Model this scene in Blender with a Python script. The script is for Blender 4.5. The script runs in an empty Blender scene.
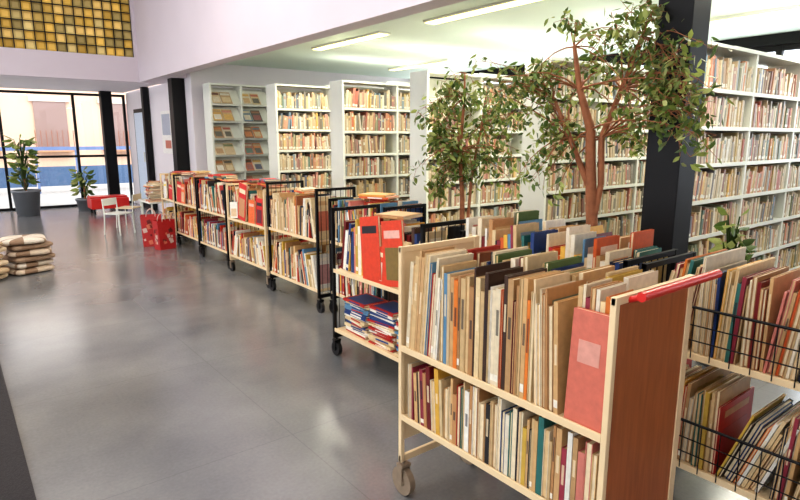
import bpy, math, random
from mathutils import Vector, Matrix
random.seed(23)
R=random
sc=bpy.context.scene
def lin(c):
    return tuple(((x/255)/12.92 if x/255<=0.04045 else ((x/255+0.055)/1.055)**2.4) for x in c)
# ---------------------------------------------------------------- materials
def newmat(name):
    m=bpy.data.materials.new(name); m.use_nodes=True
    return m, m.node_tree.nodes, m.node_tree.links, m.node_tree.nodes['Principled BSDF']
def pmat(name,col,rough=0.5,metal=0.0,noise=0.06,scale=8,bump=0.0,spec=.5):
    m,n,l,b=newmat(name)
    c=lin(col)
    tc=n.new('ShaderNodeTexCoord'); nz=n.new('ShaderNodeTexNoise'); nz.inputs['Scale'].default_value=scale; nz.inputs['Detail'].default_value=4
    l.new(tc.outputs['Object'],nz.inputs['Vector'])
    mx=n.new('ShaderNodeMix'); mx.data_type='RGBA'
    mx.inputs[6].default_value=tuple(x*(1-noise*2) for x in c)+(1,)
    mx.inputs[7].default_value=tuple(min(1,x*(1+noise*2)) for x in c)+(1,)
    l.new(nz.outputs['Fac'],mx.inputs[0]); l.new(mx.outputs[2],b.inputs['Base Color'])
    b.inputs['Roughness'].default_value=rough; b.inputs['Metallic'].default_value=metal; b.inputs['Specular IOR Level'].default_value=spec
    if bump>0:
        bp=n.new('ShaderNodeBump'); bp.inputs['Strength'].default_value=bump; bp.inputs['Distance'].default_value=0.01
        l.new(nz.outputs['Fac'],bp.inputs['Height']); l.new(bp.outputs['Normal'],b.inputs['Normal'])
    return m
def vcolmat(name,rough=0.5,trans=0.0):
    m,n,l,b=newmat(name)
    a=n.new('ShaderNodeAttribute'); a.attribute_name='Col'
    tc=n.new('ShaderNodeTexCoord'); nz=n.new('ShaderNodeTexNoise'); nz.inputs['Scale'].default_value=40; nz.inputs['Detail'].default_value=3
    l.new(tc.outputs['Object'],nz.inputs['Vector'])
    mr=n.new('ShaderNodeMapRange'); mr.inputs['To Min'].default_value=0.75; mr.inputs['To Max'].default_value=1.15
    l.new(nz.outputs['Fac'],mr.inputs['Value'])
    mx=n.new('ShaderNodeMix'); mx.data_type='RGBA'; mx.blend_type='MULTIPLY'; mx.inputs[0].default_value=1
    l.new(a.outputs['Color'],mx.inputs[6]); l.new(mr.outputs['Result'],mx.inputs[7])
    l.new(mx.outputs[2],b.inputs['Base Color']); b.inputs['Roughness'].default_value=rough
    if trans>0:
        t=n.new('ShaderNodeBsdfTranslucent'); l.new(mx.outputs[2],t.inputs['Color'])
        ms=n.new('ShaderNodeMixShader'); ms.inputs[0].default_value=trans
        l.new(b.outputs[0],ms.inputs[1]); l.new(t.outputs[0],ms.inputs[2])
        l.new(ms.outputs[0],n['Material Output'].inputs['Surface'])
    return m
def emat(name,col,s):
    m,n,l,b=newmat(name)
    b.inputs['Base Color'].default_value=lin(col)+(1,)
    b.inputs['Emission Color'].default_value=lin(col)+(1,); b.inputs['Emission Strength'].default_value=s
    return m
def glassmat():
    m,n,l,b=newmat('window_glass')
    t=n.new('ShaderNodeBsdfTransparent'); t.inputs[0].default_value=(0.95,0.97,0.98,1)
    g=n.new('ShaderNodeBsdfGlossy'); g.inputs['Roughness'].default_value=0.03
    ms=n.new('ShaderNodeMixShader'); ms.inputs[0].default_value=0.07
    l.new(t.outputs[0],ms.inputs[1]); l.new(g.outputs[0],ms.inputs[2]); l.new(ms.outputs[0],n['Material Output'].inputs['Surface'])
    return m
def floormat():
    m,n,l,b=newmat('polished_floor')
    tc=n.new('ShaderNodeTexCoord')
    n1=n.new('ShaderNodeTexNoise'); n1.inputs['Scale'].default_value=1.1; n1.inputs['Detail'].default_value=6
    n2=n.new('ShaderNodeTexNoise'); n2.inputs['Scale'].default_value=60; n2.inputs['Detail'].default_value=3
    br=n.new('ShaderNodeTexBrick'); br.offset=0; br.inputs['Scale'].default_value=1.0
    br.inputs['Mortar Size'].default_value=0.003; br.inputs['Brick Width'].default_value=1.25; br.inputs['Row Height'].default_value=1.25
    br.inputs['Color1'].default_value=(1,1,1,1); br.inputs['Color2'].default_value=(0.98,0.98,0.98,1); br.inputs['Mortar'].default_value=(0.84,0.84,0.84,1)
    for x in (n1,n2,br): l.new(tc.outputs['Object'],x.inputs['Vector'])
    cr=n.new('ShaderNodeValToRGB')
    cr.color_ramp.elements[0].position=0.3; cr.color_ramp.elements[0].color=lin((98,99,101))+(1,)
    cr.color_ramp.elements[1].position=0.7; cr.color_ramp.elements[1].color=lin((132,131,129))+(1,)
    l.new(n1.outputs['Fac'],cr.inputs['Fac'])
    mx=n.new('ShaderNodeMix'); mx.data_type='RGBA'; mx.blend_type='MULTIPLY'; mx.inputs[0].default_value=1
    l.new(cr.outputs['Color'],mx.inputs[6]); l.new(br.outputs['Color'],mx.inputs[7])
    mr=n.new('ShaderNodeMapRange'); mr.inputs['To Min'].default_value=0.85; mr.inputs['To Max'].default_value=1.15
    l.new(n2.outputs['Fac'],mr.inputs['Value'])
    mx2=n.new('ShaderNodeMix'); mx2.data_type='RGBA'; mx2.blend_type='MULTIPLY'; mx2.inputs[0].default_value=1
    l.new(mx.outputs[2],mx2.inputs[6]); l.new(mr.outputs['Result'],mx2.inputs[7])
    l.new(mx2.outputs[2],b.inputs['Base Color'])
    rr=n.new('ShaderNodeMapRange'); rr.inputs['To Min'].default_value=0.17; rr.inputs['To Max'].default_value=0.25
    l.new(n1.outputs['Fac'],rr.inputs['Value']); l.new(rr.outputs['Result'],b.inputs['Roughness'])
    b.inputs['Specular IOR Level'].default_value=1.0
    b.inputs['IOR'].default_value=1.6
    return m
M={}
M['vc']=vcolmat('book_print',0.45)
M['leaf']=vcolmat('leaf_green',0.4,0.4)
M['cloth']=vcolmat('woven_cloth',0.85)
M['floor']=floormat()
M['white']=pmat('white_paint',(226,218,220),0.6,noise=0.02,scale=2)
M['fascia']=pmat('fascia_plaster',(214,202,207),0.6,noise=0.03,scale=1.2)
M['ceil']=pmat('ceiling_paint',(222,234,220),0.7,noise=0.02,scale=1.5)
M['shelfwhite']=pmat('shelf_enamel',(226,226,214),0.4,noise=0.02)
M['black']=pmat('black_steel',(15,14,16),0.5,noise=0.1,spec=.3)
M['wheel']=pmat('caster_rubber',(136,118,98),0.5,noise=0.1,scale=30)
M['dkwheel']=pmat('black_rubber',(28,27,27),0.5,noise=0.1,scale=30)
M['cream']=pmat('cream_enamel',(230,204,162),0.35,noise=0.04)
M['red']=pmat('red_enamel',(205,44,38),0.3,noise=0.04)
M['glass']=glassmat()
M['mat']=pmat('doormat_fibre',(44,40,40),0.9,noise=0.3,scale=120,bump=0.4)
M['bark']=pmat('ficus_bark',(156,100,68),0.8,noise=0.25,scale=18,bump=0.5)
M['pot']=pmat('grey_pot',(120,122,126),0.5,noise=0.06)
M['terra']=pmat('terracotta',(150,90,62),0.7,noise=0.08)
M['soil']=pmat('soil',(50,36,26),0.95,noise=0.3,scale=50,bump=0.5)
M['strip']=emat('lamp_diffuser',(255,240,160),3.5)
M['street']=pmat('street_asphalt',(170,166,160),0.9,noise=0.1,scale=1)
m,n,l,b=newmat('brown_wood')
tc=n.new('ShaderNodeTexCoord'); mp=n.new('ShaderNodeMapping')
nz=n.new('ShaderNodeTexNoise'); nz.inputs['Scale'].default_value=6; nz.inputs['Detail'].default_value=8; nz.inputs['Distortion'].default_value=0.6
cr=n.new('ShaderNodeValToRGB'); cr.color_ramp.elements[0].color=lin((134,72,34))+(1,); cr.color_ramp.elements[1].color=lin((188,110,60))+(1,)
mp.inputs['Scale'].default_value=(9,9,0.8)
l.new(tc.outputs['Object'],mp.inputs['Vector']); l.new(mp.outputs[0],nz.inputs['Vector']); l.new(nz.outputs['Fac'],cr.inputs['Fac']); l.new(cr.outputs[0],b.inputs['Base Color'])
b.inputs['Roughness'].default_value=0.4
M['wood']=m
m,n,l,b=newmat('amber_glass_block')
a=n.new('ShaderNodeAttribute'); a.attribute_name='Col'
t=n.new('ShaderNodeBsdfTranslucent'); l.new(a.outputs['Color'],t.inputs['Color']); l.new(a.outputs['Color'],b.inputs['Base Color']); b.inputs['Roughness'].default_value=0.15
ms=n.new('ShaderNodeMixShader'); ms.inputs[0].default_value=0.8
l.new(b.outputs[0],ms.inputs[1]); l.new(t.outputs[0],ms.inputs[2]); l.new(ms.outputs[0],n['Material Output'].inputs['Surface'])
M['amber']=m
# ---------------------------------------------------------------- mesh builder
BOXF=[(0,3,2,1),(4,5,6,7),(0,1,5,4),(1,2,6,5),(2,3,7,6),(3,0,4,7)]
class MB:
    def __init__(s): s.v=[];s.f=[];s.c=[];s.m=[];s.mats=[];s.sm=[]
    def mi(s,mat):
        if mat not in s.mats: s.mats.append(mat)
        return s.mats.index(mat)
    def raw(s,vs,fs,col=(.8,.8,.8),mat='vc',smooth=False):
        o=len(s.v); s.v+= [tuple(x) for x in vs]; k=s.mi(mat)
        for f in fs:
            s.f.append(tuple(i+o for i in f)); s.c.append(col); s.m.append(k); s.sm.append(smooth)
    def box(s,a,b,col=(.8,.8,.8),mat='vc',T=None):
        x0,y0,z0=a;x1,y1,z1=b
        vs=[(x0,y0,z0),(x1,y0,z0),(x1,y1,z0),(x0,y1,z0),(x0,y0,z1),(x1,y0,z1),(x1,y1,z1),(x0,y1,z1)]
        if T: vs=[T(v) for v in vs]
        s.raw(vs,BOXF,col,mat)
    def tube(s,p,q,r0,r1=None,n=8,col=(.8,.8,.8),mat='vc',cap=True):
        if r1 is None: r1=r0
        p=Vector(p);q=Vector(q);d=(q-p)
        if d.length<1e-6: return
        d.normalize(); u=d.orthogonal().normalized(); w=d.cross(u)
        vs=[p+(u*math.cos(2*math.pi*i/n)+w*math.sin(2*math.pi*i/n))*r0 for i in range(n)]+[q+(u*math.cos(2*math.pi*i/n)+w*math.sin(2*math.pi*i/n))*r1 for i in range(n)]
        s.raw(vs,[(i,(i+1)%n,n+(i+1)%n,n+i) for i in range(n)],col,mat,True)
        if cap: s.raw(vs,[tuple(range(n-1,-1,-1)),tuple(range(n,2*n))],col,mat)
    def lathe(s,c,prof,n=24,col=(.8,.8,.8),mat='vc'):
        vs=[];
        for r,z in prof:
            for i in range(n): vs.append((c[0]+r*math.cos(2*math.pi*i/n),c[1]+r*math.sin(2*math.pi*i/n),c[2]+z))
        fs=[]
        for j in range(len(prof)-1):
            for i in range(n): fs.append((j*n+i,j*n+(i+1)%n,(j+1)*n+(i+1)%n,(j+1)*n+i))
        s.raw(vs,fs,col,mat,True)
    def pillow(s,c,h,rot=0,e=0.35,col=(.8,.8,.8),mat='cloth',n=24,k=10,stripe=None):
        def sp(x,e): return math.copysign(abs(x)**e,x)
        vs=[]
        for j in range(k+1):
            ph=-math.pi/2+math.pi*j/k
            for i in range(n):
                th=2*math.pi*i/n
                x=h[0]*sp(math.cos(ph),.4)*sp(math.cos(th),e); y=h[1]*sp(math.cos(ph),.4)*sp(math.sin(th),e); z=h[2]*sp(math.sin(ph),.7)
                x,y=x*math.cos(rot)-y*math.sin(rot),x*math.sin(rot)+y*math.cos(rot)
                vs.append((c[0]+x,c[1]+y,c[2]+z))
        for j in range(k):
            for i in range(n):
                cc=stripe if (stripe and i%4==1) else col
                s.raw([vs[j*n+i],vs[j*n+(i+1)%n],vs[(j+1)*n+(i+1)%n],vs[(j+1)*n+i]],[(0,1,2,3)],cc,mat,True)
    def build(s,name,parent=None,bevel=0):
        me=bpy.data.meshes.new(name); me.from_pydata(s.v,[],s.f)
        for k in s.mats: me.materials.append(M[k])
        me.polygons.foreach_set('material_index',s.m); me.polygons.foreach_set('use_smooth',s.sm)
        ca=me.color_attributes.new('Col','FLOAT_COLOR','CORNER'); buf=[]
        for f,c in zip(s.f,s.c): buf+= [c[0],c[1],c[2],1.0]*len(f)
        ca.data.foreach_set('color',buf); me.update()
        ob=bpy.data.objects.new(name,me); sc.collection.objects.link(ob)
        if parent: ob.parent=parent
        if bevel:
            bm=ob.modifiers.new('bevel','BEVEL'); bm.width=bevel; bm.segments=2; bm.limit_method='ANGLE'
        return ob
def empty(name,loc=(0,0,0)):
    e=bpy.data.objects.new(name,None); sc.collection.objects.link(e); e.empty_display_size=0.1
    return e
def simple(name,a,b,mat,bevel=0,parent=None):
    mb=MB(); mb.box(a,b,mat=mat); return mb.build(name,parent,bevel)
# ---------------------------------------------------------------- books
BEIGE=[lin(c) for c in [(208,176,128),(224,198,152),(196,156,108),(232,214,180),(184,136,88),(214,172,118),(220,192,150),(236,224,200)]]
BRIGHT=[lin(c) for c in [(182,34,28),(208,92,36),(220,124,48),(34,62,116),(28,34,54),(50,112,104),(88,110,56),(230,216,192),(216,132,116),(116,28,28),(230,178,72),(36,34,34),(146,84,48),(96,138,166),(152,52,68),(72,48,36),(190,56,34),(200,164,70),(236,230,216),(236,230,216)]]
REDS=[lin(c) for c in [(206,34,28),(214,66,36),(196,44,50),(226,104,48),(222,156,66)]]
PAGE=lin((218,186,138)); PAGE2=lin((234,214,176))
PALE=lin((200,190,168))
WHITE=lin((236,228,212))
def pick(bw): return R.choice(BEIGE) if R.random()<bw else R.choice(BRIGHT)
def mixc(a,b,t): return tuple(x*(1-t)+y*t for x,y in zip(a,b))
def book(mb,o,a,d,t,h,dep,lean,col,detail,pale=0):
    o=Vector(o);a=Vector(a);d=Vector(d)
    piv=t if lean>0 else 0.0
    cs,sn=math.cos(lean),math.sin(lean)
    def T(p):
        s,q,z=p; s-=piv
        return o+a*(piv+s*cs+z*sn)+d*q+Vector((0,0,1))*(-s*sn+z*cs)
    if detail==0:
        mb.box((0,0,0),(t,dep,h),col,T=T)
        if R.random()<.5:
            z=h*R.uniform(.55,.75); mb.box((t*.1,-.0008,z),(t*.9,.001,min(h*.95,z+h*R.uniform(.05,.2))),mixc(R.choice([PAGE2,R.choice(BRIGHT)]),PALE,pale),T=T)
        if R.random()<.5: mb.box((t*.08,-.0008,h*.08),(t*.92,.001,h*.2),lin((232,228,214)),T=T)
        return
    b=min(.0026,t*.22)
    mb.box((0,0,0),(b,dep,h),col,T=T); mb.box((t-b,0,0),(t,dep,h),col,T=T)
    pg=R.choice([PAGE,PAGE2,PAGE2])
    if R.random()<detail-1:
        mb.box((b,dep-.002,0),(t-b,dep,h),col,T=T)
        mb.box((b,.004,.004),(t-b,dep-.002,h-.004),pg,T=T)
    else:
        mb.box((b,0,0),(t-b,.002,h),col,T=T)
        mb.box((b,.002,.004),(t-b,dep-.004,h-.004),pg,T=T)
        if t>.009:
            if R.random()<.7:
                z=h*R.uniform(.4,.55); mb.box((t*.25,-.0006,z),(t*.75,.001,z+h*R.uniform(.15,.35)),mixc(col,PAGE2 if R.random()<.6 else (.02,.02,.03),.75),T=T)
            if R.random()<.3: mb.box((t*.05,-.0006,h*.06),(t*.95,.001,h*.13),lin((236,228,210)),T=T)
    if R.random()<.45:
        c2=mixc(col,pick(.4),.7); z0=h*R.uniform(.1,.25); z1=h*R.uniform(.55,.7); q0=dep*R.uniform(.1,.2); q1=dep*R.uniform(.8,.92)
        mb.box((-.0006,q0,z0),(0.0005,q1,z1),c2,T=T); mb.box((t-.0005,q0,z0),(t+.0006,q1,z1),c2,T=T)
        c3=mixc(col,pick(.4),.7); mb.box((-.0007,q0,h*.8),(0.0005,q1,h*.9),c3,T=T)
def row(mb,o,a,d,length,hr,dr,tr,detail=0,bw=.5,leanmax=.25,gap=.01,jit=.012,sign=None,pale=0):
    o=Vector(o);a=Vector(a);d=Vector(d);s=0.0; ln=0;cnt=0
    while s<length-.02:
        if cnt<=0:
            cnt=R.randint(3,12); sg=sign if sign else R.choice([-1,1])
            nl=R.choice([0,R.uniform(.03,leanmax)])*sg if leanmax>0 else 0
            if nl!=ln: s+=.004+max(0,(-nl+ln))*.13
            ln=nl
        cnt-=1
        t=R.uniform(*tr); h=R.uniform(*hr); dep=R.uniform(*dr)
        if s+t/math.cos(ln)+(math.sin(ln)*h if ln>0 else 0)>length: 
            ln=0
            if s+t>length: break
        if ln<0 and s<abs(math.sin(ln))*h*1.0: ln=0
        col=pick(bw)
        v=R.uniform(.8,1.05); col=mixc(tuple(min(1,c*v) for c in col),PALE,min(.9,pale*R.uniform(.5,1.4)) if pale else 0)
        book(mb,o+a*s+d*R.uniform(0,jit)+Vector((0,0,.001)),a,d,t,h,dep,ln,col,detail,pale)
        s+=t/math.cos(ln)+R.uniform(0,gap*.3)
# ---------------------------------------------------------------- ROOM
simple('floor',(-4.2,-3.2,-.1),(8.4,14.6,0),'floor')
simple('ceiling',(-4.2,-3.2,4.6),(3.2,11.75,4.75),'white')
simple('ceiling_stacks',(3.2,-3.2,2.75),(8.4,10.3,2.9),'ceil')
simple('ceiling_vestibule',(-4.2,11.75,2.5),(3.4,14.6,2.62),'white')
simple('wall_fascia',(3.0,-3.0,2.5),(3.2,11.6,4.6),'fascia')
simple('wall_south',(-4.2,-3.2,0),(8.4,-3.0,4.6),'white')
simple('wall_stacks_north',(3.43,10.1,0),(8.2,10.3,2.75),'white')
simple('wall_vestibule_side',(3.43,10.3,0),(3.53,14.5,2.5),'white')
simple('trim_fascia_return',(3.2,10.3,2.5),(3.43,11.75,2.9),'fascia')
mb=MB()
mb.box((-4,11.6,2.5),(3.0,11.75,2.93),mat='fascia'); mb.box((-4,11.6,4.3),(3.0,11.75,4.6),mat='fascia')
mb.box((-4,11.6,2.93),(-1.6,11.75,4.3),mat='fascia'); mb.box((2.95,11.6,2.93),(3.0,11.75,4.3),mat='fascia')
mb.build('wall_upper_north')
gb=empty('window_glass_block'); mb=MB(); fr=MB()
bx0,bx1,bz0,bz1=-1.6,2.95,2.93,4.3; nx=30; nz_=9
dx=(bx1-bx0)/nx; dz=(bz1-bz0)/nz_
for i in range(nx):
    for j in range(nz_):
        k=R.uniform(.6,.95); c=R.choice([(220,184,96),(228,196,120),(202,168,84),(216,196,132),(180,156,90),(164,148,96)])
        c=tuple(min(1,x*k) for x in lin(c)); x=bx0+i*dx; z=bz0+j*dz; g=.004
        cx,cz=x+dx/2,z+dz/2
        pts=[(x+g,11.67,z+g),(x+dx-g,11.67,z+g),(x+dx-g,11.67,z+dz-g),(x+g,11.67,z+dz-g)]
        pin=[(cx+(p[0]-cx)*.6,11.65,cz+(p[2]-cz)*.6) for p in pts]
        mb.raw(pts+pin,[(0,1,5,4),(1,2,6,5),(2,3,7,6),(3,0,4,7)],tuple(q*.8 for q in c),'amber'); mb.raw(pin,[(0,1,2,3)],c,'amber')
for i in range(nx+1): fr.box((bx0+i*dx-.007,11.64,bz0),(bx0+i*dx+.007,11.7,bz1),mat='black')
for j in range(nz_+1): fr.box((bx0,11.641,bz0+j*dz-.007),(bx1,11.699,bz0+j*dz+.007),mat='black')
mb.build('blocks',gb); fr.build('grid',gb)
def window(name,x0,x1,y,z0,z1,xs,zs,axis='y',fw=.05,mat='black'):
    e=empty(name); f=MB()
    def bx(a0,a1,c0,c1,t=.06):
        if axis=='y': f.box((a0,y-t/2,c0),(a1,y+t/2,c1),mat=mat)
        else: f.box((y-t/2,a0,c0),(y+t/2,a1,c1),mat=mat)
    bx(x0,x1,z0,z0+fw);bx(x0,x1,z1-fw,z1)
    for x in xs: bx(x-fw/2,x+fw/2,z0,z1,.07)
    for z in zs: bx(x0,x1,z-fw/2,z+fw/2,.05)
    f.build('frame',e)
    g=MB()
    if axis=='y': g.raw([(x0,y,z0),(x1,y,z0),(x1,y,z1),(x0,y,z1)],[(0,1,2,3)],mat='glass')
    else: g.raw([(y,x0,z0),(y,x1,z0),(y,x1,z1),(y,x0,z1)],[(0,1,2,3)],mat='glass')
    g.build('pane',e); return e
window('window_1',-4,3.4,14.5,0,2.45,[-4,-2.6,-1.2,0.2,1.0,2.35,3.37],[1.1])
simple('wall_left_sill',(-4.2,-3,0),(-4,14.5,.4),'white'); simple('wall_left_head',(-4.2,-3,3.9),(-4,11.75,4.6),'white')
window('window_2',-3,11.6,-4.1,.4,3.9,[-2.97,-1,1,3,5,7,9,11.57],[2.2],axis='x')
simple('wall_right_sill',(8.2,-3,0),(8.4,10.1,.9),'white'); simple('wall_right_head',(8.2,-3,2.62),(8.4,10.1,2.75),'black')
window('window_3',-3,10.1,8.3,.9,2.62,[-2.97,-1,1,3,5,7,9,10.07],[],axis='x',fw=.07)
simple('column',(3.22,1.6,0),(3.42,1.8,2.75),'black',.006)
simple('column',(3.21,10.42,0),(3.43,10.64,2.5),'black',.006)
simple('column',(3.3,12.62,0),(3.42,12.76,2.5),'black',.006)
simple('column',(2.86,14.25,0),(3.08,14.45,2.5),'black',.006)
d=empty('door_1'); mb=MB(); mb.box((3.38,12.9,0),(3.425,13.75,2.1),mat='black'); mb.box((3.37,12.97,.1),(3.385,13.68,2.02),lin((206,220,235))); mb.build('leaf',d)
mb=MB(); mb.tube((3.34,13.0,1.0),(3.34,13.0,1.2),.012,mat='shelfwhite'); mb.tube((3.34,13.0,1.02),(3.38,13.0,1.02),.008,mat='shelfwhite'); mb.tube((3.34,13.0,1.18),(3.38,13.0,1.18),.008,mat='shelfwhite'); mb.build('handle',d)
mb=MB(); mb.box((3.415,11.3,1.2),(3.429,11.9,2.0),lin((236,232,226))); mb.box((3.41,11.36,1.55),(3.416,11.84,1.94),lin((170,176,190))); mb.box((3.41,11.36,1.3),(3.416,11.7,1.45),lin((190,110,90))); mb.build('wall_poster')
simple('floor_mat',(-2.2,-2.0,0),(.14,5.2,.012),'mat')
for (y0,y1) in [(5.86,7.5),(3.5,5.06),(0.9,2.4)]:
    e=empty('ceiling_strip_light'); mb=MB(); mb.box((4.27,y0,2.725),(4.43,y1,2.75),mat='shelfwhite'); mb.build('housing',e)
    mb=MB(); mb.box((4.285,y0+.02,2.716),(4.415,y1-.02,2.728),mat='strip'); mb.build('diffuser',e)
for (y0,y1) in [(1.6,3.1),(7.2,8.8)]:
    e=empty('ceiling_strip_light'); mb=MB(); mb.box((6.6,y0,2.715),(6.75,y1,2.75),mat='shelfwhite'); mb.build('housing',e)
    mb=MB(); mb.box((6.61,y0+.02,2.708),(6.74,y1-.02,2.718),mat='strip'); mb.build('diffuser',e)
def area(name,loc,size,sy,power,col=(1,1,1),rot=(0,0,0)):
    L=bpy.data.lights.new(name,'AREA'); L.shape='RECTANGLE'; L.size=size; L.size_y=sy; L.energy=power; L.color=col
    o=bpy.data.objects.new(name,L); o.location=loc; o.rotation_euler=rot; sc.collection.objects.link(o); return o
for x,y in [(-.8,.5),(-.8,4.3),(-.8,8.1),(1.3,2.4),(1.3,6.4)]:  # out-of-view panel lamps added as fill light for the hall
    e=empty('fill_ceiling_panel'); mb=MB(); mb.box((x-.92,y-.92,4.55),(x+.92,y+.92,4.6),mat='shelfwhite'); mb.build('housing',e)
    o=area('fill_panel_lamp',(x,y,4.54),1.8,1.8,58,(1,.95,.88)); o.parent=e
for y in (1.65,4.3,6.7):
    area('lamp_strip',(4.35,y,2.70),.12,1.5,45,(1,.95,.82))
    area('lamp_strip',(6.68,y+.6,2.70),.12,1.5,50,(1,.96,.88))
area('lamp_vestibule',(1.2,13.1,2.48),1.2,1.2,22,(1,.97,.93))
# ---------------------------------------------------------------- outside
simple('street_ground',(-40,14.6,-.12),(40,60,-.05),'street')
mb=MB(); mb.box((-30,29,-.05),(30,31,13),lin((222,186,160)))
for i in range(22):
    for j in range(3):
        x=-28+i*2.6; z=1.0+j*3.8
        mb.box((x,28.9,z),(x+1.2,29.0,z+2.0),lin((150,124,116))); mb.box((x-.15,28.85,z+2.0),(x+1.35,29.0,z+2.2),lin((225,205,185)))
        mb.box((x-.1,28.5,z-.1),(x+1.3,28.95,z),lin((190,140,106)))
        for q in range(8): mb.box((x-.1+q*.2,28.5,z),(x-.07+q*.2,28.53,z+.8),lin((150,100,80)))
    mb.box((-30,28.8,4.2),(30,29.0,4.45),lin((225,205,185)))
mb.build('street_building_facade')
mb=MB()
for i in range(16):
    x=-6+i*1.0; mb.box((x,19,-.05),(x+.06,19.06,1.25),lin((110,130,170)))
    mb.box((x+.06,19.02,.15),(x+.98,19.05,.7),lin((80,104,136)))
mb.box((-6,18.99,1.15),(10,19.07,1.25),lin((110,130,170))); mb.build('blue_street_fence')
# ---------------------------------------------------------------- carts
def caster(mb,x,y,r,mat,fork):
    mb.tube((x-.014,y,r),(x+.014,y,r),r,mat=mat,n=24); mb.tube((x-.018,y,r),(x+.018,y,r),r*.35,mat=fork,n=12)
    mb.box((x-.023,y-.014,r*.8),(x-.018,y+.018,r*2.1),mat=fork); mb.box((x+.018,y-.014,r*.8),(x+.023,y+.018,r*2.1),mat=fork)
    mb.box((x-.024,y-.02,r*2.1),(x+.024,y+.02,r*2.1+.012),mat=fork); mb.tube((x,y,r*2.1),(x,y,r*2.1+.05),.008,mat=fork)
def cart(x0,x1,y0,y1,zs,ztop,frame='black',shelf='cream',wheel='dkwheel',wr=.05,wire=True,endp=None,handle=None,post=.011,name='book_cart',basket=None):
    e=empty(name); f=MB(); s=MB(); c=MB()
    zb=wr*2+.03
    for x in (x0+post,x1-post):
        pw=post*(1.7 if (endp and x>x0+.2) else 1)
        for y in (y0+post,y1-post):
            f.box((x-pw,y-post,zb),(x+pw,y+post,ztop),mat=frame); caster(c,x+(.012 if x<(x0+x1)/2 else -.012),y,wr,wheel,frame if frame=='black' else 'wheel')
    for y in (y0+post,y1-post):
        f.box((x0,y-post*.8,ztop-.024),(x1,y+post*.8,ztop-.001),mat=frame); f.box((x0,y-post*.8,zb),(x1,y+post*.8,zb+.03),mat=frame)
        if wire:
            for k in range(1,8):
                x=x0+(x1-x0)*k/8; f.tube((x,y,zb),(x,y,ztop-.01),.003,n=6,mat=frame)
    if basket:
        for z in basket:
            for q in (.06,.12): f.tube((x0-.006,y0+.02,z+q),(x0-.006,y1-.02,z+q),.003,n=6,mat='black')
            f.tube((x0-.006,y0+.02,z+.19),(x0-.006,y1-.02,z+.19),.006,n=6,mat='black')
            for k in range(16):
                y=y0+.03+k*.07; f.tube((x0-.006,y,z-.01),(x0-.006,y,z+.19),.0025,n=6,mat='black')
    f.build('frame',e,.002)
    for z in zs:
        s.box((x0+.003,y0+post*2,z-.018),(x1-.003,y1-post*2,z),mat=shelf)
        s.box((x0,y0+post*2,z-.02),(x0+.008,y1-post*2,z+.006),mat=shelf); s.box((x1-.008,y0+post*2,z-.02),(x1,y1-post*2,z+.006),mat=shelf)
    s.build('shelves',e,.0015); c.build('casters',e)
    if endp:
        p=MB(); 
        p.box((x0+post*2,y0+post*.4,zb-.0),(x1-post*2,y0+post*1.4,ztop-.024),mat=endp)
        p.box((x0+post*2,y1-post*1.4,zb+.1),(x1-post*2,y1-post*.4,ztop-.024),mat='cream')
        p.build('end_panels',e)
    if handle:
        h=MB(); y=y0-.035; z=ztop+.0
        h.tube((x0+.06,y,z),(x1+.08,y,z),.014,mat=handle,n=12)
        h.tube((x0+.07,y,z),(x0+.07,y0+.01,z-.02),.009,mat=handle); h.tube((x1-.03,y,z),(x1-.03,y0+.01,z-.02),.009,mat=handle)
        h.build('handle',e)
    return e
def flatbook(mb,x,y,z,w,h,t,rot,c,c2):
    cs,sn=math.cos(rot),math.sin(rot)
    def T(p): return Vector((x+p[0]*cs-p[1]*sn,y+p[0]*sn+p[1]*cs,z+p[2]))
    mb.box((-w/2,-h/2,0),(w/2,h/2,.002),c,T=T); mb.box((-w/2,-h/2,t-.002),(w/2,h/2,t),c,T=T); mb.box((-w/2,-h/2,.002),(-w/2+.003,h/2,t-.002),c,T=T)
    mb.box((-w/2+.003,-h/2+.003,.002),(w/2-.004,h/2-.003,t-.002),PAGE2,T=T)
    mb.box((-w/2+.02,-h/2+.02,t),(w/2-.02,h/2-.02,t+.0006),c2,T=T)
    mb.box((-w/2-.0006,-h*.3,t*.2),(-w/2,h*.2,t*.8),c2,T=T)
def facebook(mb,x,y,z,w,h,t,tilt,c,roll=0,art=True):
    cs,sn=math.cos(tilt),math.sin(tilt); cr_,sr=math.cos(roll),math.sin(roll)
    def T(p):
        yy=p[1]*cr_-p[2]*sr; zz=p[1]*sr+p[2]*cr_
        return Vector((x+p[0]*cs+zz*sn,y+yy,z+abs(sr)*w/2+zz*cs))
    mb.box((0,-w/2,0),(t,w/2,h),PAGE2,T=T); mb.box((-.002,-w/2-.003,0),(0,w/2+.003,h+.003),c,T=T); mb.box((t,-w/2-.003,0),(t+.002,w/2+.003,h+.003),c,T=T)
    if not art:
        mb.box((-.003,-w*.3,h*.55),(-.002,w*.3,h*.75),mixc(c,WHITE,.25),T=T); return
    c2=mixc(c,pick(.5),.8); 
    if R.random()<.7: mb.box((-.003,-w*.38,h*.1),(-.002,w*.38,h*.6),c2,T=T)
    mb.box((-.003,-w*.4,h*.74),(-.002,w*.4,h*.86),R.choice([PAGE2,lin((240,210,80)),lin((30,30,40)),mixc(c,WHITE,.5)]),T=T)
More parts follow.
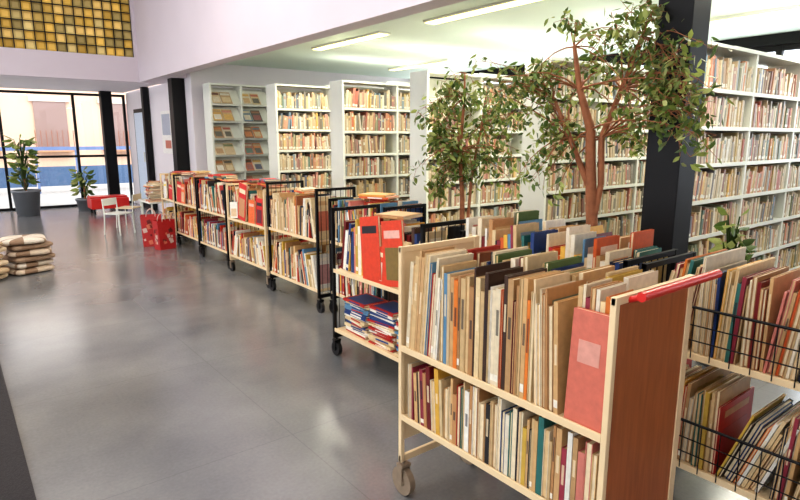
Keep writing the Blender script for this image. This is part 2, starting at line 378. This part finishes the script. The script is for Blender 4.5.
def cartbooks(x0,x1,y0,y1,zs,hr,tr=(.01,.035),detail=1,bw=.4,lean=.3,two=True,sign=None,face=0,flat=0,flatlow=False,near=False,red=0):
    mb=MB()
    for zi,(z,h) in enumerate(zip(zs,hr)):
        top=zi==len(zs)-1
        nf=face if top else 0
        if flatlow and not top:
            y=y0+.16
            while y<y1-.1:
                zz=z+.001
                while zz<z+R.uniform(.2,.3):
                    t=R.uniform(.008,.02); flatbook(mb,x0+.14+R.uniform(-.01,.01),y+R.uniform(-.01,.01),zz,.2,.25,t,R.uniform(-.12,.12),R.choice([WHITE,WHITE,BRIGHT[3],BRIGHT[0],BRIGHT[13],BEIGE[1]]),R.choice([WHITE,BRIGHT[0],BRIGHT[3]])); zz+=t+.001
                y+=.29
            continue
        xs=x0+(.055 if nf else .01)
        w=(x1-x0)/2-.012 if two else x1-x0-.03
        if nf: w-=.025
        ys=y0+.03
        if near and top:
            ys=y0+.17
            row(mb,(x0+.06,y0+.03,z),(0,1,0),(1,0,0),.14,(.36,.41),(.13,.145),tr,detail,bw,.0,jit=0)
            facebook(mb,x0+.014,y0+.09,z+.001,.12,.34,.012,.06,lin((204,112,92)),0,False)
        row(mb,(xs,ys,z),(0,1,0),(1,0,0),y1-ys-.03,h,(w*.8,w*.98) if two else (w*.7,w*.95),tr,detail,bw,lean,jit=.0 if two else .015,sign=sign)
        if two: row(mb,(x1-.01,y1-.03,z),(0,-1,0),(-1,0,0),y1-y0-.06,h,(w*.8,w*.98),tr,detail,bw,lean,jit=0)
        if nf:
            L=(y1-y0-.1)/nf
            for k in range(nf):
                if R.random()<.25: continue
                facebook(mb,x0+.013,y0+.05+L*(k+.5)+R.uniform(-.03,.03),z+.001,min(L*.9,R.uniform(.13,.24)),h[0]*R.uniform(.7,1.25),R.uniform(.006,.015),.05,R.choice(REDS+BRIGHT[:9]+BEIGE+[WHITE]*3),R.choice([0,0,.08,-.1]))
        if red and top:   # brightly covered albums leaning on the front of the row
            for yy in red: facebook(mb,x0+.008,yy,z+.002,.19,h[1]*1.02,.014,.045,R.choice(REDS[:3]),R.choice([.12,-.15]))
        if top and flat:
            for k in range(flat):
                zz=z+h[1]+.003; yy=y0+.15+(y1-y0-.3)*(k+.5)/flat+R.uniform(-.05,.05); xx=(x0+x1)/2+R.uniform(-.05,.05); rt=R.uniform(-.5,.5)
                for q in range(R.randint(1,4)):
                    t=R.uniform(.008,.025); flatbook(mb,xx+R.uniform(-.02,.02),yy+R.uniform(-.02,.02),zz,R.uniform(.16,.22),R.uniform(.2,.27),t,rt+R.uniform(-.2,.2),R.choice(REDS+BRIGHT+BEIGE),R.choice(REDS+BEIGE+[WHITE])); zz+=t+.001
    mb.build('row_of_books')
X0,X1,Y0,Y1=1.37,1.80,.815,1.765
cart(X0,X1,Y0,Y1,[.37,.67],1.08,'cream','cream','wheel',.062,False,'wood','red',.0095)
cartbooks(X0,X1,Y0,Y1,[.37,.67],[(.2,.275),(.31,.41)],(.006,.024),1.35,.6,.2,near=True)
cart(2.18,2.6,.1,1.2,[.22,.68],1.0,'black','cream',wire=True,basket=[.22,.68])
cartbooks(2.19,2.6,.1,1.2,[.22,.68],[(.26,.34),(.28,.38)],(.005,.016),1.6,.65,.35,two=False,sign=-1)
cart(2.18,2.6,1.26,2.26,[.25,.68],1.0,'black','cream'); cartbooks(2.18,2.6,1.26,2.26,[.25,.68],[(.2,.3),(.26,.42)],(.008,.03),1,.4,.3)
cart(2.0,2.4,2.36,3.32,[.2,.62],1.04,'black','cream'); cartbooks(2.0,2.4,2.36,3.32,[.2,.62],[(.2,.28),(.26,.38)],(.01,.04),1,.35,.3,face=3,flat=1,flatlow=True,red=(2.62,2.85))
cart(2.5,2.9,3.38,4.18,[.2,.64],1.0,'black','cream'); cartbooks(2.5,2.9,3.38,4.18,[.2,.64],[(.2,.28),(.26,.38)],(.01,.03),1,.3,.3,flat=1)
cart(2.42,2.82,4.24,5.2,[.2,.64],1.08,'black','cream'); cartbooks(2.42,2.82,4.24,5.2,[.2,.64],[(.24,.34),(.24,.36)],(.01,.03),1,.7,.3,flat=1)
cart(2.44,2.84,5.3,6.28,[.2,.62],1.0,'cream','cream'); cartbooks(2.44,2.84,5.3,6.28,[.2,.62],[(.2,.3),(.24,.38)],(.01,.03),0,.5,.3,face=4,flat=2,red=(5.9,))
cart(2.46,2.86,6.38,7.3,[.2,.62],.98,'black','cream'); cartbooks(2.46,2.86,6.38,7.3,[.2,.62],[(.2,.3),(.24,.38)],(.01,.03),0,.4,.3,flat=3)
cart(2.48,2.88,7.4,8.3,[.2,.62],1.0,'black','cream'); cartbooks(2.48,2.88,7.4,8.3,[.2,.62],[(.2,.3),(.24,.38)],(.01,.03),0,.4,.3,face=4,flat=3)
cart(2.5,2.9,8.4,9.0,[.2,.62],.98,'cream','cream'); cartbooks(2.5,2.9,8.4,9.0,[.2,.62],[(.2,.3),(.24,.38)],(.01,.03),0,.4,.3,face=2,flat=2)
# ---------------------------------------------------------------- stacks
def stack(x0,x1,y,H=2.2,n=6,display=False,bays=None,up=None):
    e=empty('library_bookshelf'); f=MB(); bk=MB(); D=.3
    nb=bays or max(1,round((x1-x0)/.9)); w=(x1-x0)/nb
    for i in range(nb+1):
        x=x0+i*w; f.box((x-.015,y,0),(x+.015,y+D,H),mat='shelfwhite')
    f.box((x0,y+D-.012,0.05),(x1,y+D-.002,H-.02),mat='shelfwhite')
    f.box((x0-.015,y-.01,H),(x1+.015,y+D,H+.025),mat='shelfwhite'); f.box((x0,y,0),(x1,y+D-.02,.08),mat='shelfwhite')
    step=(H-.12)/n
    for i in range(nb):
        a=x0+i*w+.018; b=x0+(i+1)*w-.018
        for j in range(n):
            z=.1+j*step
            f.box((a,y+.005,z-.02),(b,y+D-.014,z),mat='shelfwhite')
            f.box((a,y,z-.028),(b,y+.006,z+.004),mat='shelfwhite')
            if display:
                f.raw([(a,y-.02,z),(b,y-.02,z),(b,y+.17,z+step*.85),(a,y+.17,z+step*.85)],[(0,1,2,3)],mat='shelfwhite')
                s=a+.005
                while s<b-.17:
                    ww=R.uniform(.14,.18); hh=min(step*.85,R.uniform(.24,.3)); c=mixc(pick(.5),PALE,.3)
                    def T(p,s=s,z=z):
                        k=.19/math.hypot(.19,step*.85); c_=step*.85/math.hypot(.19,step*.85)
                        return Vector((s+p[0],y-.028+p[2]*k+p[1]*c_,z+p[2]*c_+.004-p[1]*k))
                    bk.box((0,-.006,0),(ww,0,hh),c,T=T); bk.box((.01,-.007,hh*.72),(ww-.01,-.006,hh*.9),mixc(pick(.3),PALE,.3),T=T); bk.box((.02,-.007,hh*.1),(ww-.02,-.006,hh*.55),mixc(pick(.3),PALE,.3),T=T)
                    s+=ww+.012
            else:
                if R.random()<.03: continue
                row(bk,(a+.002,y+.012,z),(1,0,0),(0,1,0),(b-a)*R.choice([R.uniform(.6,1.0),1,1]),(step*.58,step*.86),(.17,.24),(.01,.04),0,.45,.15,pale=.42)
    f.build('frame',e); bk.build('books',e)
    if up:  # invented uplights on the shelf tops, added to brighten the ceiling above
        mb=MB(); z=H+.026
        mb.box((up,y+.1,z),(up+2,y+.2,z+.02),mat='shelfwhite'); mb.box((up,y+.1,z+.02),(up+2,y+.105,z+.04),mat='shelfwhite'); mb.box((up,y+.195,z+.02),(up+2,y+.2,z+.04),mat='shelfwhite'); mb.build('fill_uplight_housing',e)
        o=area('fill_uplight_lamp',(up+1,y+.15,z+.025),1.9,.08,6,(1,.98,.92),(math.pi,0,0)); o.parent=e
stack(3.55,4.6,9.55,2.35,8,True,2)
stack(4.9,7.9,9.6,2.3,7)
stack(3.95,7.7,8.0,2.25,7,up=4.9)
stack(4.15,7.7,6.5,2.2,7,up=5.0)
stack(4.3,7.7,5.0,2.2,7,up=5.2)
stack(4.5,7.7,3.5,2.2,7,up=5.3)
stack(4.6,7.7,2.2,2.2,7,up=5.4)
# ---------------------------------------------------------------- trees
def leaf(mb,p,d,size,col,mat='leaf',wid=.42):
    d=Vector(d).normalized(); u=d.cross(Vector((R.uniform(-1,1),R.uniform(-1,1),R.uniform(.2,1)))).normalized(); nrm=d.cross(u)
    w=size*wid*.5
    p=Vector(p)
    vs=[p,p+d*size*.35+u*w+nrm*w*.3,p+d*size*.7+u*w*.75+nrm*w*.2,p+d*size,p+d*size*.7-u*w*.75+nrm*w*.2,p+d*size*.35-u*w+nrm*w*.3,p+d*size*.5-nrm*w*.1]
    mb.raw(vs,[(0,6,1),(1,6,2),(2,6,3),(3,6,4),(4,6,5),(5,6,0)],col,mat,True)
GREENS=[lin(c) for c in [(128,144,70),(98,122,58),(160,170,92),(80,102,50),(178,184,118),(116,128,70)]]
def ficus(name,base,trunks,targets,leafsize,nleaf,potr=.2,poth=.38,droop=.5,leafspread=.1,brad=.007):
    e=empty(name); p=MB(); b=Vector(base)
    p.lathe(b,[(0,0.001),(potr*.75,.001),(potr,poth),(potr*1.05,poth),(potr*1.05,poth-.03),(potr*.95,poth-.03)],mat='terra'); p.build('pot',e)
    q=MB(); q.lathe(b,[(0,poth-.03),(potr*.97,poth-.035)],mat='soil'); q.build('soil',e)
    w=MB(); lv=MB(); ends=[]
    for tr in trunks:
        pts=[Vector(t[:3]) for t in tr]; rs=[t[3] for t in tr]
        for i in range(len(pts)-1): w.tube(pts[i],pts[i+1],rs[i],rs[i+1],10,mat='bark')
        ends+=[(pts[i],rs[i]) for i in range(len(pts)//2,len(pts))]
    for tg,sp,n in targets:
        tg=Vector(tg)
        for k in range(n):
            st,r=min(R.sample(ends,min(4,len(ends))),key=lambda q:(q[0]-tg).length)
            t=tg+Vector((R.gauss(0,sp[0]),R.gauss(0,sp[1]),R.gauss(0,sp[2])))
            if t.z>2.68: t.z=2.68-R.uniform(0,.15)
            mid=(st+t)/2+Vector((R.uniform(-.05,.05),R.uniform(-.05,.05),.12))
            prev=st; N=8; rr=min(r*.45,brad)
            for i in range(1,N+1):
                f=i/N; c=st*(1-f)**2+mid*2*f*(1-f)+t*f*f
                c+=Vector((R.uniform(-.01,.01),R.uniform(-.01,.01),0))
                w.tube(prev,c,rr*(1-.85*(i-1)/N),rr*(1-.85*i/N),5,mat='bark',cap=False)
                if i>=4:
                    for _ in range(nleaf):
                        tv=Vector((R.gauss(0,1),R.gauss(0,1),R.gauss(-.3,.7))).normalized()*R.uniform(.3,1)*leafspread
                        tp=c+tv
                        if R.random()<.4: w.tube(c,tp,.0018,.001,4,mat='bark',cap=False)
                        dd=Vector((R.gauss(0,.6),R.gauss(0,.6),-droop+R.gauss(0,.4)))
                        k2=R.uniform(.7,1.25); col=tuple(min(1,x*k2) for x in R.choice(GREENS))
                        leaf(lv,tp,dd,leafsize*R.uniform(.7,1.25),col)
                prev=c
    w.build('branches',e); lv.build('leaves',e); return e
def cw(x,y,f):
    p=math.radians(11); u=(x-400)/578; v=(250-y)/578
    fw=math.cos(p)+v*math.sin(p); z=-math.sin(p)+v*math.cos(p); t=f/fw; r=u*t
    return (r*.788+f*.616,-r*.616+f*.788,1.5+z*t)
B=cw(592,215,3.75); bx,by=B[0],B[1]
tr=[[(bx,by,.3,.045),(bx+.01,by,.9,.038),(bx-.02,by+.02,1.3,.034),(bx-.03,by+.03,1.55,.03),(bx-.1,by+.08,1.8,.02),(bx-.15,by+.1,2.05,.012)],
    [(bx+.03,by-.03,.3,.025),(bx-.03,by+.0,.8,.022),(bx+.03,by-.03,1.2,.02),(bx+.02,by-.02,1.5,.02),(bx+.08,by-.1,1.8,.016),(bx+.12,by-.2,2.1,.01)],
    [(bx-.02,by+.03,1.2,.022),(bx-.12,by+.12,1.5,.016),(bx-.2,by+.2,1.75,.01)]]
T=cw
tg=[(T(530,95,3.9),(.14,.14,.12),12),(T(590,60,3.7),(.14,.14,.12),8),(T(555,120,3.9),(.12,.12,.14),9),(T(640,55,3.45),(.12,.12,.12),9),(T(688,70,3.0),(.05,.06,.12),12),(T(695,120,2.95),(.04,.05,.1),12),(T(655,95,3.3),(.09,.08,.14),7),(T(640,12,3.4),(.14,.14,.05),5),(T(625,140,3.7),(.1,.1,.14),6),(T(500,85,4.1),(.14,.14,.09),9),(T(545,175,3.9),(.14,.14,.1),5)]
ficus('ficus_tree',(bx,by,0),tr,tg,.055,5,.2,.4)
B=cw(462,210,4.7); bx,by=B[0],B[1]
tr=[[(bx,by,.3,.024),(bx,by,1.0,.02),(bx-.02,by+.02,1.4,.015),(bx,by,1.8,.01),(bx,by,2.0,.006)],[(bx+.02,by,.3,.016),(bx+.05,by-.05,1.2,.012),(bx+.1,by-.1,1.6,.008),(bx+.12,by-.12,1.85,.005)]]
tg=[(T(455,105,4.7),(.15,.15,.1),13),(T(432,140,4.7),(.1,.1,.17),13),(T(472,160,4.7),(.16,.16,.12),16),(T(435,180,4.6),(.1,.1,.1),9),(T(492,115,4.7),(.14,.14,.14),13)]
ficus('ficus_tree',(bx,by,0),tr,tg,.062,5,.19,.36,brad=.006)
def bigplant(x,y,h,n,ls,potr,poth):
    e=empty('potted_plant'); p=MB(); p.lathe((x,y,0),[(0,.001),(potr*.8,.001),(potr,poth),(potr*1.06,poth),(potr*1.06,poth-.04),(potr*.9,poth-.04)],mat='pot'); p.lathe((x,y,0),[(0,poth-.04),(potr*.95,poth-.045)],mat='soil'); p.build('pot',e)
    w=MB(); lv=MB()
    for k in range(n):
        a=R.uniform(0,6.28); z=poth+(h-poth)*R.uniform(.15,1)
        o=Vector((x+math.cos(a)*ls*.5,y+math.sin(a)*ls*.5,z))
        w.tube((x,y,z*.7),o,.008,.005,5,mat='leaf',col=GREENS[3]); leaf(lv,o,(math.cos(a),math.sin(a),R.uniform(-.7,.6)),ls,R.choice(GREENS),wid=.5)
    w.tube((x,y,poth-.05),(x,y,h*.8),.02,.012,8,mat='bark'); w.build('stem',e); lv.build('leaves',e)
bigplant(1.2,13.4,1.5,80,.2,.24,.5)
bigplant(2.25,13.6,.85,40,.18,.18,.25)
B=cw(735,215,3.7)
bigplant(B[0],B[1],1.02,70,.1,.17,.5)
# ---------------------------------------------------------------- red bench
e=empty('red_bench'); mb=MB(); x,y=2.2,12.7
mb.box((x,y,.1),(x+.7,y+.45,.31),mat='red'); mb.box((x,y+.1,.31),(x+.7,y+.45,.34),mat='red'); mb.build('seat',e,.03)
mb=MB()
for a in (.06,.64):
    for b_ in (.06,.4): mb.tube((x+a,y+b_,0),(x+a,y+b_,.1),.02,mat='black')
mb.build('legs',e)
def chair(x,y,rot,seat='red'):
    e=empty('childrens_chair'); mb=MB(); s=.14
    for a in (-s,s):
        for b_ in (-s,s):
            mb.tube((a*1.1,b_*1.1,0),(a,b_,.32),.01,mat='shelfwhite')
        mb.tube((a,s,.32),(a,s*1.15,.56),.01,mat='shelfwhite')
    mb.build('legs',e)
    mb=MB(); mb.box((-s-.01,-s-.02,.32),(s+.01,s+.01,.34),mat=seat); mb.box((-s,s*1.05,.45),(s,s*1.05+.02,.56),mat=seat); mb.build('seat',e,.006)
    e.location=(x,y,0); e.rotation_euler=(0,0,rot)
chair(2.08,9.9,.6,seat='shelfwhite'); chair(2.4,10.6,-2.3,seat='cream')
e=empty('childrens_table'); mb=MB(); mb.box((2.4,9.3,.5),(3.05,9.95,.525),mat='shelfwhite'); mb.build('top',e,.005)
mb=MB()
for a in (2.45,3.0):
    for b_ in (9.35,9.9): mb.tube((a,b_,0),(a,b_,.5),.015,mat='shelfwhite')
mb.build('legs',e)
mb=MB()
for cx_,cy_ in [(2.53,9.45),(2.85,9.5),(2.65,9.8)]:
    zz=.527
    for q in range(R.randint(8,14)):
        t=R.uniform(.012,.03); flatbook(mb,cx_+R.uniform(-.02,.02),cy_+R.uniform(-.02,.02),zz,.2,.26,t,R.uniform(-.3,.3),R.choice(REDS+BRIGHT),R.choice(REDS+BEIGE)); zz+=t+.001
mb.build('pile_of_picture_books')
def bag(x,y,w,d,h,rot,c1,c2):
    e=empty('shopping_bag'); mb=MB()
    W=w/2; D=d/2; k=1.12
    vs=[(-W,-D,0),(W,-D,0),(W,D,0),(-W,D,0),(-W*k,-D*.8,h),(W*k,-D*.8,h),(W*k,D*.8,h),(-W*k,D*.8,h)]
    mb.raw(vs,[(0,3,2,1),(0,1,5,4),(1,2,6,5),(2,3,7,6),(3,0,4,7)],c1); mb.raw([(v[0]*.98,v[1]*.98,v[2]-.03) for v in vs[4:]],[(0,1,2,3)],mixc(c1,(0,0,0),.6))
    for _ in range(12):
        a=R.uniform(-W*.9,W*.6); z=R.uniform(.02,h-.12); s=R.uniform(.03,.08); c=R.choice([c2,lin((120,20,24)),lin((110,30,24)),lin((216,120,90))])
        def F(u,z_): f=z_/h; return (u,-D*(1-.2*f)-.003,z_)
        mb.raw([F(a,z),F(a+s*.7,z+s*.2),F(a+s*.5,z+s),F(a-s*.2,z+s*.8)],[(0,1,2,3)],c)
        def G(u,z_): f=z_/h; return (-W*(1+(k-1)*f)-.003,u,z_)
        a=R.uniform(-D*.6,D*.2); mb.raw([G(a,z),G(a,z+s),G(a+s*.4,z+s*.9),G(a+s*.5,z+.1*s)],[(0,1,2,3)],c)
    mb.build('body',e)
    mb=MB()
    for yy in (-D*.8,D*.8):
        pr=None
        for i in range(9):
            t=math.pi*i/8; q=(-math.cos(t)*w*.25,yy,h-.02+math.sin(t)*.1)
            if pr: mb.tube(pr,q,.005,n=6,col=c2)
            pr=q
    mb.build('handles',e); e.location=(x,y,0); e.rotation_euler=(0,0,rot)
bag(2.27,8.15,.24,.14,.4,.3,lin((180,36,36)),lin((220,190,176)))
bag(2.2,8.5,.24,.16,.44,-.3,lin((186,46,42)),lin((220,190,176)))
# floor cushions
mb=MB(); z=0
for i in range(6):
    mb.pillow((.62+R.uniform(-.03,.03),7.72+R.uniform(-.03,.03),z+.035),(.22,.22,.034),.2+R.uniform(-.3,.3),col=lin(R.choice([(206,186,162),(176,152,126),(212,200,182),(160,134,110)])),stripe=lin((146,118,94))); z+=.067
mb.build('pile_of_floor_cushions')
mb=MB(); z=0
for i in range(6):
    mb.pillow((.08+R.uniform(-.03,.03),7.47+R.uniform(-.03,.03),z+.037),(.27,.27,.036),.6+R.uniform(-.2,.2),col=lin(R.choice([(186,160,126),(156,120,84),(206,184,154),(130,102,78)])),stripe=lin((120,90,66))); z+=.07
mb.build('pile_of_floor_cushions')
# ---------------------------------------------------------------- world, sun, camera
w=bpy.data.worlds.new('World'); sc.world=w; w.use_nodes=True
nt=w.node_tree; bg=nt.nodes['Background']
bg.inputs[0].default_value=(.88,.93,1.0,1); bg.inputs[1].default_value=3.6
S=bpy.data.lights.new('sun','SUN'); S.energy=1.2; S.angle=.02; S.color=(1,.9,.78)
so=bpy.data.objects.new('sun',S); sc.collection.objects.link(so); so.rotation_euler=Vector((0.02,.8,-.6)).to_track_quat('-Z','Y').to_euler()
cam=bpy.data.cameras.new('camera'); co=bpy.data.objects.new('camera',cam); sc.collection.objects.link(co)
co.location=(0,0,1.5); cam.sensor_width=36; cam.lens=26; cam.clip_start=.05
co.rotation_euler=(math.radians(79),0,math.radians(-38)); sc.camera=co
sc.view_settings.view_transform='Standard'
try: sc.view_settings.look='Medium High Contrast'
except Exception as ex: print('look',ex)
sc.view_settings.exposure=-0.12
